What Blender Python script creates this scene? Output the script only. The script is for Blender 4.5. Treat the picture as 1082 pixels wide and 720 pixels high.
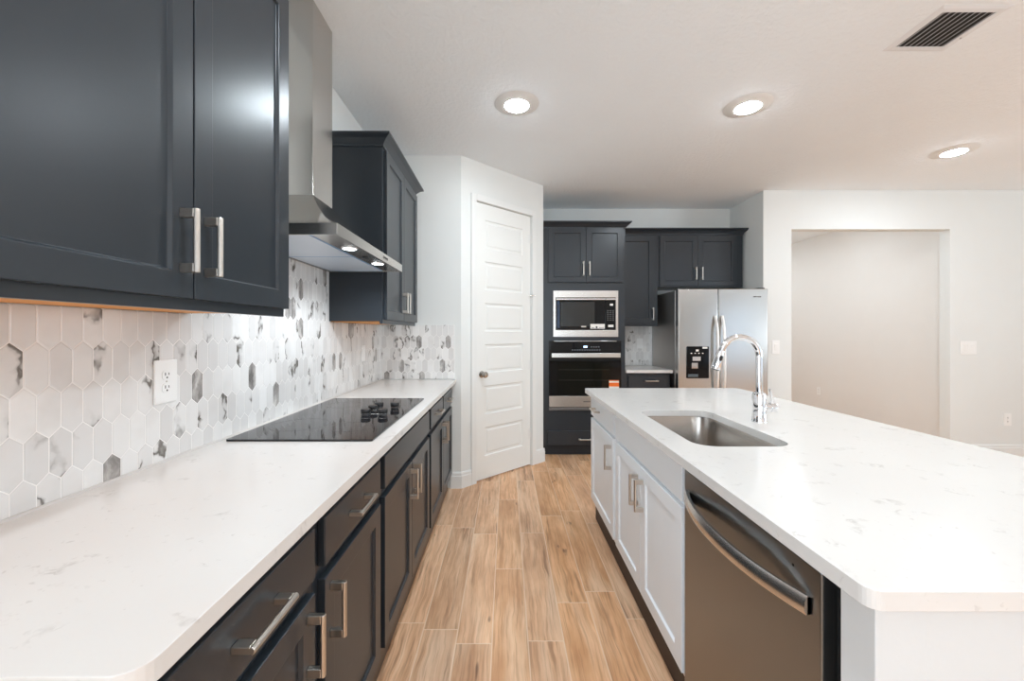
import bpy, bmesh, math, random
from mathutils import Vector, Matrix

random.seed(11)
sc = bpy.context.scene
for o in list(bpy.data.objects):
    bpy.data.objects.remove(o)
COL = sc.collection
R = math.radians

# ------------------------------------------------------------------ camera
F_PX, VPX, VPY = 425.0, 535.0, 351.4
CAM_Z = 1.308
cam_d = bpy.data.cameras.new('camera')
cam = bpy.data.objects.new('camera', cam_d)
COL.objects.link(cam)
cam.location = (0, 0, CAM_Z)
cam.rotation_euler = (R(90), 0, 0)
cam_d.sensor_fit = 'HORIZONTAL'
cam_d.sensor_width = 36.0
cam_d.lens = F_PX / 1082 * 36.0
cam_d.shift_x = (541 - VPX) / 1082
cam_d.shift_y = -(360 - VPY) / 1082
cam_d.clip_start = 0.02
sc.camera = cam

# ------------------------------------------------------------------ world, exposure, light levels
sc.view_settings.view_transform = 'Standard'
sc.view_settings.look = 'None'
sc.view_settings.gamma = 1.0
sc.view_settings.use_curve_mapping = False
sc.view_settings.exposure = 0.58
sc.cycles.max_bounces = 12
sc.cycles.diffuse_bounces = 7
sc.cycles.glossy_bounces = 5
sc.cycles.sample_clamp_indirect = 6.0
CAN_STRENGTH = 150.0        # recessed lights
LED_STRENGTH = 6.0         # lenses of the two lamps under the hood
LED_POWER = 4.8             # W per hood lamp
WIN_POWER = 60.0            # daylight at the windows and the added left fill (W per window)

world = bpy.data.worlds.new('world')
sc.world = world
world.use_nodes = True
world.node_tree.nodes['Background'].inputs[0].default_value = (0.75, 0.86, 1.0, 1)
world.node_tree.nodes['Background'].inputs[1].default_value = 1.0

def area_light(name, loc, rot, sx, sy, power, color):
    d = bpy.data.lights.new(name, 'AREA')
    d.shape = 'RECTANGLE'
    d.size, d.size_y, d.energy, d.color = sx, sy, power, color
    o = bpy.data.objects.new(name, d)
    COL.objects.link(o)
    o.location = loc
    o.rotation_euler = rot
    return o
# daylight entering through the windows behind the camera and in the living side, plus an added left fill
area_light('daylight_and_fill', (0.75, -6.92, 1.45), (R(125), 0, 0), 1.7, 1.7, WIN_POWER * 0.6, (0.77, 0.90, 1.0))
area_light('daylight_and_fill', (7.12, -4.6, 1.25), (R(105), 0, R(90)), 2.4, 2.0, WIN_POWER * 0.11, (0.42, 0.68, 1.0))
area_light('daylight_and_fill', (-1.04, -1.7, 1.45), (R(100), 0, R(-90)), 2.4, 1.7, WIN_POWER * 0.75, (0.78, 0.90, 1.0))  # added fill from an invented left window, brightens the island fronts
area_light('daylight_and_fill', (7.12, -0.4, 1.45), (R(150), 0, R(90)), 2.4, 1.7, WIN_POWER * 1.45, (0.77, 0.90, 1.0))

# ------------------------------------------------------------------ materials
def srgb(r, g, b):
    f = lambda c: (c / 255 / 12.92) if c / 255 <= 0.04045 else ((c / 255 + 0.055) / 1.055) ** 2.4
    return (f(r), f(g), f(b), 1)

class NT:
    def __init__(self, name):
        self.m = bpy.data.materials.new(name)
        self.m.use_nodes = True
        self.t = self.m.node_tree
        self.b = self.t.nodes['Principled BSDF']
    def n(self, typ, **kw):
        x = self.t.nodes.new(typ)
        for k, v in kw.items():
            setattr(x, k, v)
        return x
    def l(self, a, b):
        self.t.links.new(a, b)
    def val(self, sock, v):
        if isinstance(v, (int, float, tuple, list)):
            sock.default_value = v
        else:
            self.l(v, sock)
    def math(self, op, a, b=None, clamp=False):
        x = self.n('ShaderNodeMath', operation=op, use_clamp=clamp)
        self.val(x.inputs[0], a)
        if b is not None:
            self.val(x.inputs[1], b)
        return x.outputs[0]
    def mix(self, fac, a, b):
        x = self.n('ShaderNodeMix', data_type='RGBA')
        self.val(x.inputs[0], fac)
        self.val(x.inputs[6], a)
        self.val(x.inputs[7], b)
        return x.outputs[2]
    def noise(self, vec, scale, detail=3, rough=0.5, out='Fac'):
        x = self.n('ShaderNodeTexNoise')
        if vec is not None:
            self.l(vec, x.inputs['Vector'])
        x.inputs['Scale'].default_value = scale
        x.inputs['Detail'].default_value = detail
        x.inputs['Roughness'].default_value = rough
        return x.outputs[out]
    def ramp(self, fac, stops):
        x = self.n('ShaderNodeValToRGB')
        self.l(fac, x.inputs[0])
        cr = x.color_ramp
        while len(cr.elements) < len(stops):
            cr.elements.new(0.5)
        for e, (p, c) in zip(cr.elements, stops):
            e.position = p
            e.color = c if len(c) == 4 else (*c, 1)
        return x.outputs[0]
    def coords(self, which='Object'):
        return self.n('ShaderNodeTexCoord').outputs[which]
    def scale(self, vec, s):
        x = self.n('ShaderNodeMapping')
        self.l(vec, x.inputs[0])
        x.inputs['Scale'].default_value = s
        return x.outputs[0]
    def bump(self, h, strength, dist=0.01):
        x = self.n('ShaderNodeBump')
        x.inputs['Strength'].default_value = strength
        x.inputs['Distance'].default_value = dist
        self.l(h, x.inputs['Height'])
        self.l(x.outputs[0], self.b.inputs['Normal'])
    def set(self, **kw):
        for k, v in kw.items():
            self.val(self.b.inputs[k.replace('_', ' ')], v)
        return self

def g(v):
    return (v, v, v, 1)

def mat_plain(name, color, rough=0.5, metal=0.0, spec=0.5, var=0.03, vscale=6.0, bump=0.0, bscale=150):
    t = NT(name)
    co = t.coords()
    nz = t.noise(co, vscale, 2)
    c0 = tuple(max(0, c * (1 - var)) for c in color[:3]) + (1,)
    c1 = tuple(min(1, c * (1 + var)) for c in color[:3]) + (1,)
    t.set(Base_Color=t.mix(nz, c0, c1), Roughness=rough, Metallic=metal, Specular_IOR_Level=spec)
    if bump:
        t.bump(t.noise(co, bscale, 3), bump, 0.002)
    return t.m

M = {}
M['wall'] = mat_plain('wall_paint', srgb(229, 231, 229), 0.75, var=0.012, bump=0.18, bscale=90)
M['hall_wall'] = mat_plain('hall_wall_paint', srgb(232, 229, 225), 0.75, var=0.012, bump=0.18, bscale=90)
M['trim'] = mat_plain('trim_paint', srgb(233, 234, 232), 0.4, var=0.01)
M['door'] = mat_plain('door_paint', srgb(235, 236, 233), 0.42, var=0.01)
M['navy'] = mat_plain('charcoal_navy_cabinet_paint', srgb(42, 48, 54), 0.30, spec=0.48, var=0.05, bump=0.03, bscale=60)
M['kick'] = mat_plain('dark_toe_kick', srgb(38, 41, 46), 0.5)
M['white_cab'] = mat_plain('white_cabinet_paint', srgb(234, 238, 241), 0.38, var=0.01)
M['island_wall'] = mat_plain('island_panel_paint', srgb(214, 216, 216), 0.6, var=0.012, bump=0.12, bscale=90)
M['left_kick'] = mat_plain('brown_grey_toe_kick', srgb(88, 76, 67), 0.4)
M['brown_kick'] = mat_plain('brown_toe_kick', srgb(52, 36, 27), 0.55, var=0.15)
M['black_glass'] = mat_plain('black_glass', (0.005, 0.005, 0.006, 1), 0.045, spec=0.3)
M['cook_glass'] = mat_plain('cooktop_glass', (0.007, 0.007, 0.009, 1), 0.04, spec=0.5)
M['black_plastic'] = mat_plain('black_plastic', (0.012, 0.012, 0.013, 1), 0.3)
M['dark_void'] = mat_plain('dark_cavity', (0.01, 0.01, 0.01, 1), 0.7)
M['white_plastic'] = mat_plain('white_plastic', srgb(243, 243, 241), 0.35, var=0.005)
M['slot'] = mat_plain('outlet_slot', srgb(60, 58, 56), 0.5)
M['nickel'] = mat_plain('brushed_nickel', (0.62, 0.58, 0.53, 1), 0.3, 1.0)
M['knob_metal'] = mat_plain('satin_nickel_knob', (0.42, 0.39, 0.36, 1), 0.22, 1.0)
M['chrome'] = mat_plain('chrome', (0.85, 0.86, 0.88, 1), 0.05, 1.0, var=0.005)
M['film'] = mat_plain('blue_filter_film', srgb(222, 234, 248), 0.3, var=0.03)
M['film_edge'] = mat_plain('blue_film_edge', srgb(120, 170, 215), 0.35)
M['orange'] = mat_plain('orange_print', srgb(238, 112, 30), 0.5)
M['paper'] = mat_plain('white_paper', srgb(236, 233, 228), 0.6)
M['maple'] = mat_plain('raw_maple_underside', srgb(226, 150, 62), 0.5, var=0.08)
M['caulk'] = mat_plain('caulk', srgb(214, 210, 206), 0.5)
M['grout'] = mat_plain('tile_grout', srgb(243, 241, 238), 0.8)
M['vent'] = mat_plain('vent_enamel', srgb(230, 233, 236), 0.45)
M['rubber'] = mat_plain('dark_rubber', (0.02, 0.02, 0.02, 1), 0.6)

def steel(name, col, rough, axis, strength=0.1):
    """satin stainless"""
    t = NT(name)
    big = t.noise(t.coords(), 1.6, 1)
    base = t.mix(big, tuple(c * 0.97 for c in col) + (1,), tuple(min(1, c * 1.02) for c in col) + (1,))
    t.set(Base_Color=base, Metallic=1.0, Roughness=rough)
    return t.m
M['steel'] = steel('brushed_steel', (0.66, 0.64, 0.61), 0.26, 'x')
M['steel_light'] = steel('bright_handle_steel', (0.90, 0.90, 0.89), 0.42, 'z')
M['steel_v'] = steel('brushed_steel_upright', (0.54, 0.525, 0.50), 0.20, 'z')
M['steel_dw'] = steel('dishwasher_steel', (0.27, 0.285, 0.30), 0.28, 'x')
M['steel_side'] = steel('refrigerator_side_steel', (0.46, 0.435, 0.41), 0.38, 'z')
M['steel_sink'] = steel('sink_steel', (0.43, 0.40, 0.37), 0.24, 'y')

def mat_ceiling():
    t = NT('ceiling_texture_paint')
    co = t.coords()
    n1 = t.noise(co, 38, 5, 0.6)
    n2 = t.noise(co, 3, 2)
    t.set(Base_Color=t.mix(n2, srgb(240, 246, 250), srgb(244, 250, 254)), Roughness=0.85)
    t.bump(t.ramp(n1, [(0.42, g(0)), (0.6, g(1))]), 0.35, 0.004)
    return t.m
M['ceiling'] = mat_ceiling()

def mat_quartz():
    t = NT('white_quartz')
    co = t.coords()
    warp = t.n('ShaderNodeVectorMath', operation='ADD')
    t.l(co, warp.inputs[0])
    wn = t.n('ShaderNodeVectorMath', operation='SCALE')
    t.l(t.noise(co, 9, 4, 0.6, 'Color'), wn.inputs[0])
    wn.inputs['Scale'].default_value = 0.14
    t.l(wn.outputs[0], warp.inputs[1])
    v = t.noise(warp.outputs[0], 5.5, 5, 0.6)
    line = t.math('SUBTRACT', 1.0, t.math('MULTIPLY', t.math('ABSOLUTE', t.math('SUBTRACT', v, 0.5)), 42.0), True)
    gate = t.ramp(t.noise(co, 13, 3, 0.6), [(0.55, g(0)), (0.66, g(1))])
    fleck = t.ramp(t.noise(co, 75, 2, 0.5), [(0.66, g(0)), (0.74, g(1))])
    gate2 = t.ramp(t.noise(co, 6, 2), [(0.5, g(0)), (0.62, g(1))])
    m1 = t.math('MULTIPLY', t.math('MULTIPLY', line, gate), 0.42)
    m2 = t.math('MULTIPLY', t.math('MULTIPLY', fleck, gate2), 0.28)
    cloud = t.mix(t.noise(co, 2.2, 3), srgb(222, 219, 215), srgb(215, 211, 207))
    c = t.mix(t.math('ADD', m1, m2, True), cloud, srgb(158, 150, 144))
    t.set(Base_Color=c, Roughness=0.16, Specular_IOR_Level=0.45)
    return t.m
M['quartz'] = mat_quartz()

def mat_tile(name, kind):
    t = NT(name)
    uv = t.n('ShaderNodeUVMap')
    uv.uv_map = 'tile'
    co = uv.outputs[0]
    warp = t.n('ShaderNodeVectorMath', operation='ADD')
    t.l(co, warp.inputs[0])
    wn = t.n('ShaderNodeVectorMath', operation='SCALE')
    t.l(t.noise(co, 14, 3, 0.6, 'Color'), wn.inputs[0])
    wn.inputs['Scale'].default_value = 0.06
    t.l(wn.outputs[0], warp.inputs[1])
    n = t.noise(t.scale(warp.outputs[0], (9, 4.2, 1)), 1.0, 3, 0.5)
    rnd = t.n('ShaderNodeAttribute')
    rnd.attribute_name = 'tint'
    base = t.mix(rnd.outputs['Fac'], srgb(218, 216, 214), srgb(239, 238, 236))
    soft = t.ramp(t.noise(co, 9, 3), [(0.45, g(0)), (0.75, g(1))])
    base = t.mix(t.math('MULTIPLY', soft, 0.35), base, srgb(205, 202, 198))
    if kind == 'plain':
        c = base
    elif kind == 'vein':
        a = t.math('ABSOLUTE', t.math('SUBTRACT', n, 0.5))
        line = t.ramp(a, [(0.0, g(1)), (0.010, g(0.85)), (0.022, g(0.25)), (0.05, g(0))])
        gate = t.ramp(t.noise(co, 9, 2), [(0.45, g(0)), (0.56, g(1))])
        c = t.mix(t.math('MULTIPLY', line, gate), base, srgb(104, 99, 92))
    else:
        st = t.noise(t.scale(warp.outputs[0], (30, 9, 1)), 1.0, 4, 0.6)
        c = t.ramp(st, [(0.3, srgb(112, 108, 105)), (0.5, srgb(166, 162, 158)), (0.72, srgb(218, 215, 211))])
    t.set(Base_Color=c, Roughness=0.22, Specular_IOR_Level=0.5)
    return t.m
TILE_M = [mat_tile('marble_tile_white', 'plain'), mat_tile('marble_tile_veined', 'vein'), mat_tile('marble_tile_grey', 'grey')]

def mat_floor():
    t = NT('wood_plank_tile')
    co = t.coords()
    sp = t.n('ShaderNodeSeparateXYZ')
    t.l(co, sp.inputs[0])
    x, y = sp.outputs[0], sp.outputs[1]
    PW, PL = 0.152, 0.92
    xr = t.math('DIVIDE', t.math('ADD', x, 0.06), PW)
    row = t.math('FLOOR', xr)
    w1 = t.n('ShaderNodeTexWhiteNoise', noise_dimensions='1D')
    t.l(row, w1.inputs['W'])
    yr = t.math('ADD', t.math('DIVIDE', y, PL), w1.outputs['Value'])
    pl = t.math('FLOOR', yr)
    cv = t.n('ShaderNodeCombineXYZ')
    t.l(row, cv.inputs[0]); t.l(pl, cv.inputs[1])
    w2 = t.n('ShaderNodeTexWhiteNoise', noise_dimensions='2D')
    t.l(cv.outputs[0], w2.inputs['Vector'])
    fx, fy = t.math('FRACT', xr), t.math('FRACT', yr)
    ex = t.math('MULTIPLY', t.math('MINIMUM', fx, t.math('SUBTRACT', 1.0, fx)), PW)
    ey = t.math('MULTIPLY', t.math('MINIMUM', fy, t.math('SUBTRACT', 1.0, fy)), PL)
    e = t.math('MINIMUM', ex, ey)
    grout = t.ramp(e, [(0.0011, g(1)), (0.0022, g(0))])
    # grain, shifted for every plank
    off = t.n('ShaderNodeVectorMath', operation='ADD')
    t.l(co, off.inputs[0])
    so = t.n('ShaderNodeVectorMath', operation='SCALE')
    t.l(w2.outputs['Color'], so.inputs[0]); so.inputs['Scale'].default_value = 37.0
    t.l(so.outputs[0], off.inputs[1])
    gv = off.outputs[0]
    wv = t.n('ShaderNodeVectorMath', operation='ADD')
    ws = t.n('ShaderNodeVectorMath', operation='SCALE')
    t.l(t.noise(t.scale(gv, (5, 2.5, 1)), 1.0, 3, 0.6, 'Color'), ws.inputs[0]); ws.inputs['Scale'].default_value = 0.05
    t.l(gv, wv.inputs[0]); t.l(ws.outputs[0], wv.inputs[1])
    gv = wv.outputs[0]
    g1 = t.noise(t.scale(gv, (30, 1.8, 1)), 1.0, 8, 0.68)
    g2 = t.noise(t.scale(gv, (130, 4.0, 1)), 1.0, 3, 0.6)
    blotch = t.noise(t.scale(gv, (7, 2.2, 1)), 1.0, 3, 0.6)
    kn = t.noise(t.scale(gv, (15, 4.0, 1)), 1.0, 2, 0.5)
    c = t.ramp(g1, [(0.30, srgb(200, 151, 112)), (0.50, srgb(228, 183, 144)), (0.70, srgb(241, 204, 168))])
    c = t.mix(t.ramp(blotch, [(0.42, g(0)), (0.70, g(0.75))]), c, srgb(192, 143, 106))
    pale = t.noise(t.scale(gv, (9, 1.1, 1)), 1.0, 3, 0.55)
    c = t.mix(t.ramp(pale, [(0.52, g(0)), (0.70, g(0.6))]), c, srgb(238, 208, 178))
    streak = t.noise(t.scale(gv, (55, 2.2, 1)), 1.0, 4, 0.6)
    sgate = t.ramp(t.noise(t.scale(gv, (6, 1.6, 1)), 1.0, 2, 0.5), [(0.50, g(0)), (0.64, g(1))])
    c = t.mix(t.math('MULTIPLY', t.math('MULTIPLY', t.ramp(streak, [(0.50, g(0)), (0.62, g(1))]), sgate), 0.7), c, srgb(140, 98, 70))
    c = t.mix(t.math('MULTIPLY', t.ramp(g2, [(0.50, g(0)), (0.64, g(1))]), 0.36), c, srgb(158, 112, 80))
    c = t.mix(t.ramp(kn, [(0.695, g(0)), (0.745, g(0.8))]), c, srgb(104, 70, 50))
    tone = t.n('ShaderNodeHueSaturation')
    t.l(c, tone.inputs['Color'])
    t.l(t.math('ADD', t.math('MULTIPLY', w2.outputs['Value'], 0.16), 0.93), tone.inputs['Value'])
    t.l(t.math('ADD', t.math('MULTIPLY', w1.outputs['Value'], 0.12), 0.97), tone.inputs['Saturation'])
    c = t.mix(t.math('MULTIPLY', grout, 0.85), tone.outputs[0], srgb(240, 214, 186))
    t.set(Base_Color=c, Roughness=t.math('ADD', t.math('MULTIPLY', g1, 0.15), 0.3), Specular_IOR_Level=0.4)
    t.bump(t.math('SUBTRACT', t.math('MULTIPLY', g2, 0.25), grout), 0.25, 0.002)
    return t.m
M['floor'] = mat_floor()

def mat_emit(name, col, s):
    t = NT(name)
    t.set(Base_Color=(0.9, 0.9, 0.9, 1), Emission_Color=col, Emission_Strength=s)
    return t.m
M['can_lens'] = mat_emit('lit_can_lens', (0.835, 0.93, 1.0, 1), CAN_STRENGTH)
M['led'] = mat_emit('lit_led_lens', (0.86, 0.93, 1.0, 1), LED_STRENGTH)
M['display'] = mat_emit('blue_display', (0.25, 0.5, 1.0, 1), 1.6)

# ------------------------------------------------------------------ helpers
def thing(name, label, cat, loc=(0, 0, 0), rz=0.0, group=None):
    o = bpy.data.objects.new(name, None)
    o.empty_display_size = 0.05
    COL.objects.link(o)
    o.location = loc
    o.rotation_euler = (0, 0, rz)
    o['label'] = label
    o['category'] = cat
    if group:
        o['group'] = group
    return o

def tag(o, label, cat, group=None):
    o['label'] = label
    o['category'] = cat
    if group:
        o['group'] = group
    return o

def obj(name, bm, mats, parent=None, bevel=0.0, seg=2, smooth=False, loc=None, rz=None):
    bmesh.ops.recalc_face_normals(bm, faces=bm.faces[:])
    me = bpy.data.meshes.new(name)
    bm.to_mesh(me)
    bm.free()
    for m in (mats if isinstance(mats, (list, tuple)) else [mats]):
        me.materials.append(m)
    o = bpy.data.objects.new(name, me)
    COL.objects.link(o)
    if smooth:
        me.set_sharp_from_angle(angle=R(35))
    if parent is not None:
        o.parent = parent
    if loc is not None:
        o.location = loc
    if rz is not None:
        o.rotation_euler = (0, 0, rz)
    if bevel:
        md = o.modifiers.new('bevel', 'BEVEL')
        md.width, md.segments, md.limit_method, md.angle_limit = bevel, seg, 'ANGLE', R(40)
        md.harden_normals = False
    return o

def struct(name, bm, mats, **kw):
    o = obj(name, bm, mats, **kw)
    o['kind'] = 'structure'
    return o

def NB():
    return bmesh.new()

def box(bm, a, b, mi=0):
    (x0, y0, z0), (x1, y1, z1) = a, b
    vs = [bm.verts.new(p) for p in ((x0, y0, z0), (x1, y0, z0), (x1, y1, z0), (x0, y1, z0),
                                    (x0, y0, z1), (x1, y0, z1), (x1, y1, z1), (x0, y1, z1))]
    for f in ((0, 3, 2, 1), (4, 5, 6, 7), (0, 1, 5, 4), (1, 2, 6, 5), (2, 3, 7, 6), (3, 0, 4, 7)):
        bm.faces.new([vs[i] for i in f]).material_index = mi
    return bm

def B(a, b):
    return box(NB(), a, b)

def rings(bm, loops, cap0=True, cap1=True, closed=True, mi=0):
    vl = [[bm.verts.new(p) for p in L] for L in loops]
    n = len(vl[0])
    for A, C in zip(vl, vl[1:]):
        for i in range(n if closed else n - 1):
            j = (i + 1) % n
            bm.faces.new((A[i], A[j], C[j], C[i])).material_index = mi
    if cap0:
        bm.faces.new(vl[0][::-1]).material_index = mi
    if cap1:
        bm.faces.new(vl[-1]).material_index = mi
    return vl

def lathe(bm, prof, c=(0, 0, 0), axis='z', seg=32, cap0=True, cap1=True):
    loops = []
    for r, h in prof:
        L = []
        for i in range(seg):
            a = 2 * math.pi * i / seg
            u, v = r * math.cos(a), r * math.sin(a)
            p = {'z': (u, v, h), 'x': (h, u, v), 'y': (u, -h, v)}[axis]
            L.append(tuple(p[k] + c[k] for k in range(3)))
        loops.append(L)
    rings(bm, loops, cap0, cap1)
    return bm

def tube(bm, pts, rad, seg=16, sq=None):
    """swept round tube; rad is a number or a list"""
    pts = [Vector(p) for p in pts]
    rr = rad if isinstance(rad, (list, tuple)) else [rad] * len(pts)
    up = None
    loops = []
    for i, p in enumerate(pts):
        d = (pts[min(i + 1, len(pts) - 1)] - pts[max(i - 1, 0)]).normalized()
        if up is None:
            up = d.orthogonal().normalized()
        up = (up - d * up.dot(d)).normalized()
        s = d.cross(up)
        loops.append([p + (up * math.cos(2 * math.pi * k / seg) + s * math.sin(2 * math.pi * k / seg)) * rr[i] for k in range(seg)])
    rings(bm, loops)
    return bm

def rrect(x0, y0, x1, y1, r, n=6, only=None):
    """rounded rectangle, counter-clockwise; only = set of corners to round (bl, br, tr, tl)"""
    out = []
    for key, cx, cy, a0 in (('bl', x0, y0, 180), ('br', x1, y0, 270), ('tr', x1, y1, 0), ('tl', x0, y1, 90)):
        if only is not None and key not in only:
            out.append((cx, cy))
            continue
        ccx = cx + (r if 'l' in key else -r)
        ccy = cy + (r if 'b' in key else -r)
        for k in range(n + 1):
            a = R(a0 + 90 * k / n)
            out.append((ccx + r * math.cos(a), ccy + r * math.sin(a)))
    return out

def shaker(bm, x0, x1, z0, z1, t=0.020, fr=0.057, dep=0.009):
    """a recessed-panel door: front at y = -t"""
    q = lambda a, b, c, d, y: [(a, y, c), (b, y, c), (b, y, d), (a, y, d)]
    rings(bm, [q(x0, x1, z0, z1, 0), q(x0, x1, z0, z1, -t),
               q(x0 + fr, x1 - fr, z0 + fr, z1 - fr, -t),
               q(x0 + fr + 0.004, x1 - fr - 0.004, z0 + fr + 0.004, z1 - fr - 0.004, -t + dep)])
    return bm

def pull(orient, cx, cz, y0, L=0.14, stand=0.034):
    """bar pull with two square posts"""
    bm = NB()
    w = 0.0062
    for s in (-1, 1):
        a = s * (L / 2 - 0.006)
        if orient == 'v':
            box(bm, (cx - w, y0 - stand + 0.003, cz + a - 0.006 - (0.008 if s > 0 else 0)), (cx + w, y0, cz + a + 0.006 + (0.008 if s < 0 else 0)))
        else:
            box(bm, (cx + a - 0.006 - (0.008 if s > 0 else 0), y0 - stand + 0.003, cz - w), (cx + a + 0.006 + (0.008 if s < 0 else 0), y0, cz + w))
    n = 12
    loops = []
    for s in (-1, 1):
        L2 = []
        for k in range(n):
            a = 2 * math.pi * k / n
            u, v = w * 1.05 * math.cos(a), -stand + 0.006 * math.sin(a)
            L2.append((cx + u, y0 + v, cz + s * L / 2) if orient == 'v' else (cx + s * L / 2, y0 + v, cz + u))
        loops.append(L2)
    rings(bm, loops)
    return bm

def carcass(W, D, z0, z1, t=0.018):
    """open-topped cabinet box with a closed front frame"""
    bm = NB()
    q = lambda i, z: [(i, i, z), (W - i, i, z), (W - i, D - i, z), (i, D - i, z)]
    rings(bm, [q(0, z0), q(0, z1), q(t, z1), q(t, z0 + t)])
    return bm

def crown(W, D, z, left=True, right=True, h=0.065, o=0.058, back=0.0):
    prof = [(0.0, 0.0), (0.006, 0.0), (0.008, 0.012), (0.016, 0.022), (0.034, 0.040), (0.048, 0.048), (o, 0.052), (o, h), (0.0, h)]
    bm = NB()
    loops = []
    for off, dz in prof:
        xl = -off if left else 0
        xr = W + off if right else W
        L = []
        if left:
            L.append((xl, D - back, z + dz))
        L += [(xl, -off, z + dz), (xr, -off, z + dz)]
        if right:
            L.append((xr, D - back, z + dz))
        loops.append(L)
    loops.append(loops[0])
    vl = rings(bm, loops, False, False, False)
    for k in (0, -1):
        try:
            bm.faces.new([L[k] for L in vl[:-1]])
        except ValueError:
            pass
    bmesh.ops.remove_doubles(bm, verts=bm.verts[:], dist=1e-5)
    # closed lid on top of the cabinet
    box(bm, (0.001, 0.0, z + 0.001), (W - 0.001, D - back, z + 0.012))
    return bm

def cabinet(name, label, cat, loc, rz, W, D, z0, z1, fronts, mat='navy', toe=None, crown_kw=None, bottom=None, group=None, kickmat='kick', handle_len=0.14):
    t = thing(name, label, cat, loc, rz, group)
    obj('body', carcass(W, D, z0, z1), M[mat], t, 0.0012)
    if toe:
        obj('toe_kick', B((0.0, toe, 0.0), (W, toe + 0.015, z0)), M[kickmat], t)
    for f in fronts:
        kind, x0, x1, a, b = f[:5]
        h = f[5] if len(f) > 5 else None
        if kind == 'door':
            p = obj('door', shaker(NB(), x0, x1, a, b), M[mat], t, 0.0016)
        else:
            p = obj('drawer' if kind == 'drawer' else 'drawer_front', B((x0, -0.020, a), (x1, 0.0, b)), M[mat], t, 0.003)
        if h:
            obj('handle', pull(h[0], h[1], h[2], -0.020, h[3] if len(h) > 3 else handle_len), M['nickel'], p, 0.0012)
    if crown_kw is not None:
        obj('crown_moulding', crown(W, D, z1, **crown_kw), M[mat], t, 0.001)
    if bottom:
        obj('underside', B((0.012, 0.012, z0 - 0.004), (W - 0.012, D - 0.012, z0)), M[bottom], t)
        # light rail hanging below the front
        obj('light_rail', B((0.0, 0.0, z0 - 0.015), (W, 0.018, z0 + 0.004)), M[mat], t, 0.002)
    return t

# ------------------------------------------------------------------ room shell
CEIL = 2.795
XW = -1.052           # left wall
YR = 3.378            # short return wall
YB = 4.838            # back wall
YF = 4.21             # wall with the hall opening
XA = 2.69             # alcove side
XH = 4.79             # hall side wall
PX0, PY0, PX1, PY1 = -0.38, YR, 0.374, 4.077
struct('floor', B((-1.2, -7.1, -0.1), (7.3, 8.2, 0.0)), M['floor'])
struct('ceiling', B((-1.2, -7.1, CEIL), (7.3, 8.2, CEIL + 0.1)), M['ceiling'])
bm = NB()
box(bm, (XW - 0.12, -7.0, 0), (XW, -2.93, CEIL)); box(bm, (XW - 0.12, -0.47, 0), (XW, YR, CEIL))
box(bm, (XW - 0.12, -2.93, 0), (XW, -0.47, 0.57)); box(bm, (XW - 0.12, -2.93, 2.33), (XW, -0.47, CEIL))
struct('wall_left', bm, M['wall'])
struct('wall_left_return', B((XW - 0.12, YR, 0), (PX0 - 0.06, YR + 0.11, CEIL)), M['wall'])
PA = math.atan2(PY1 - PY0, PX1 - PX0)
PLN = math.hypot(PY1 - PY0, PX1 - PX0)
DX0, DX1, DH = 0.163, 0.848, 2.445     # pantry door slab, along the angled wall
bm = NB()
box(bm, (0, 0, 0), (DX0 - 0.004, 0.11, CEIL))
box(bm, (DX1 + 0.004, 0, 0), (PLN, 0.11, CEIL))
box(bm, (DX0 - 0.004, 0, DH + 0.004), (DX1 + 0.004, 0.11, CEIL))
# the blunt end of the return wall closes against the angled wall
rings(bm, [[(0, 0, z), (-0.0437, 0.0411, z), (-0.04, 0.121, z), (0.02, 0.09, z)] for z in (0, CEIL)])
wp = struct('wall_pantry', bm, M['wall'], loc=(PX0, PY0, 0), rz=PA)
struct('wall_pantry_rear', B((PX0 - 0.2, 4.85, 0), (PX1 - 0.1, 4.95, CEIL)), M['wall'])
struct('wall_pantry_side', B((PX1 - 0.10, PY1 + 0.005, 0), (PX1, YB, CEIL)), M['wall'])
struct('wall_back', B((PX1, YB, 0), (XA, YB + 0.11, CEIL)), M['wall'])
OX0, OX1, OH = 2.985, 4.645, 2.388
bm = NB()
box(bm, (XA, YF, 0), (OX0, YF + 0.105, CEIL))
box(bm, (XA, YF + 0.105, 0), (XA + 0.10, YB + 0.11, CEIL))
box(bm, (OX0, YF, OH), (OX1, YF + 0.105, CEIL))
box(bm, (OX1, YF, 0), (7.3, YF + 0.105, CEIL))
struct('wall_right', bm, M['wall'])
struct('wall_hall_right', B((XH, YF + 0.105, 0), (XH + 0.1, 8.2, CEIL)), M['hall_wall'])
struct('wall_hall_left', B((XA, YB + 0.11, 0), (XA + 0.1, 8.2, CEIL)), M['hall_wall'])
struct('wall_hall_end', B((XA + 0.1, 8.1, 0), (XH, 8.2, CEIL)), M['hall_wall'])
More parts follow.
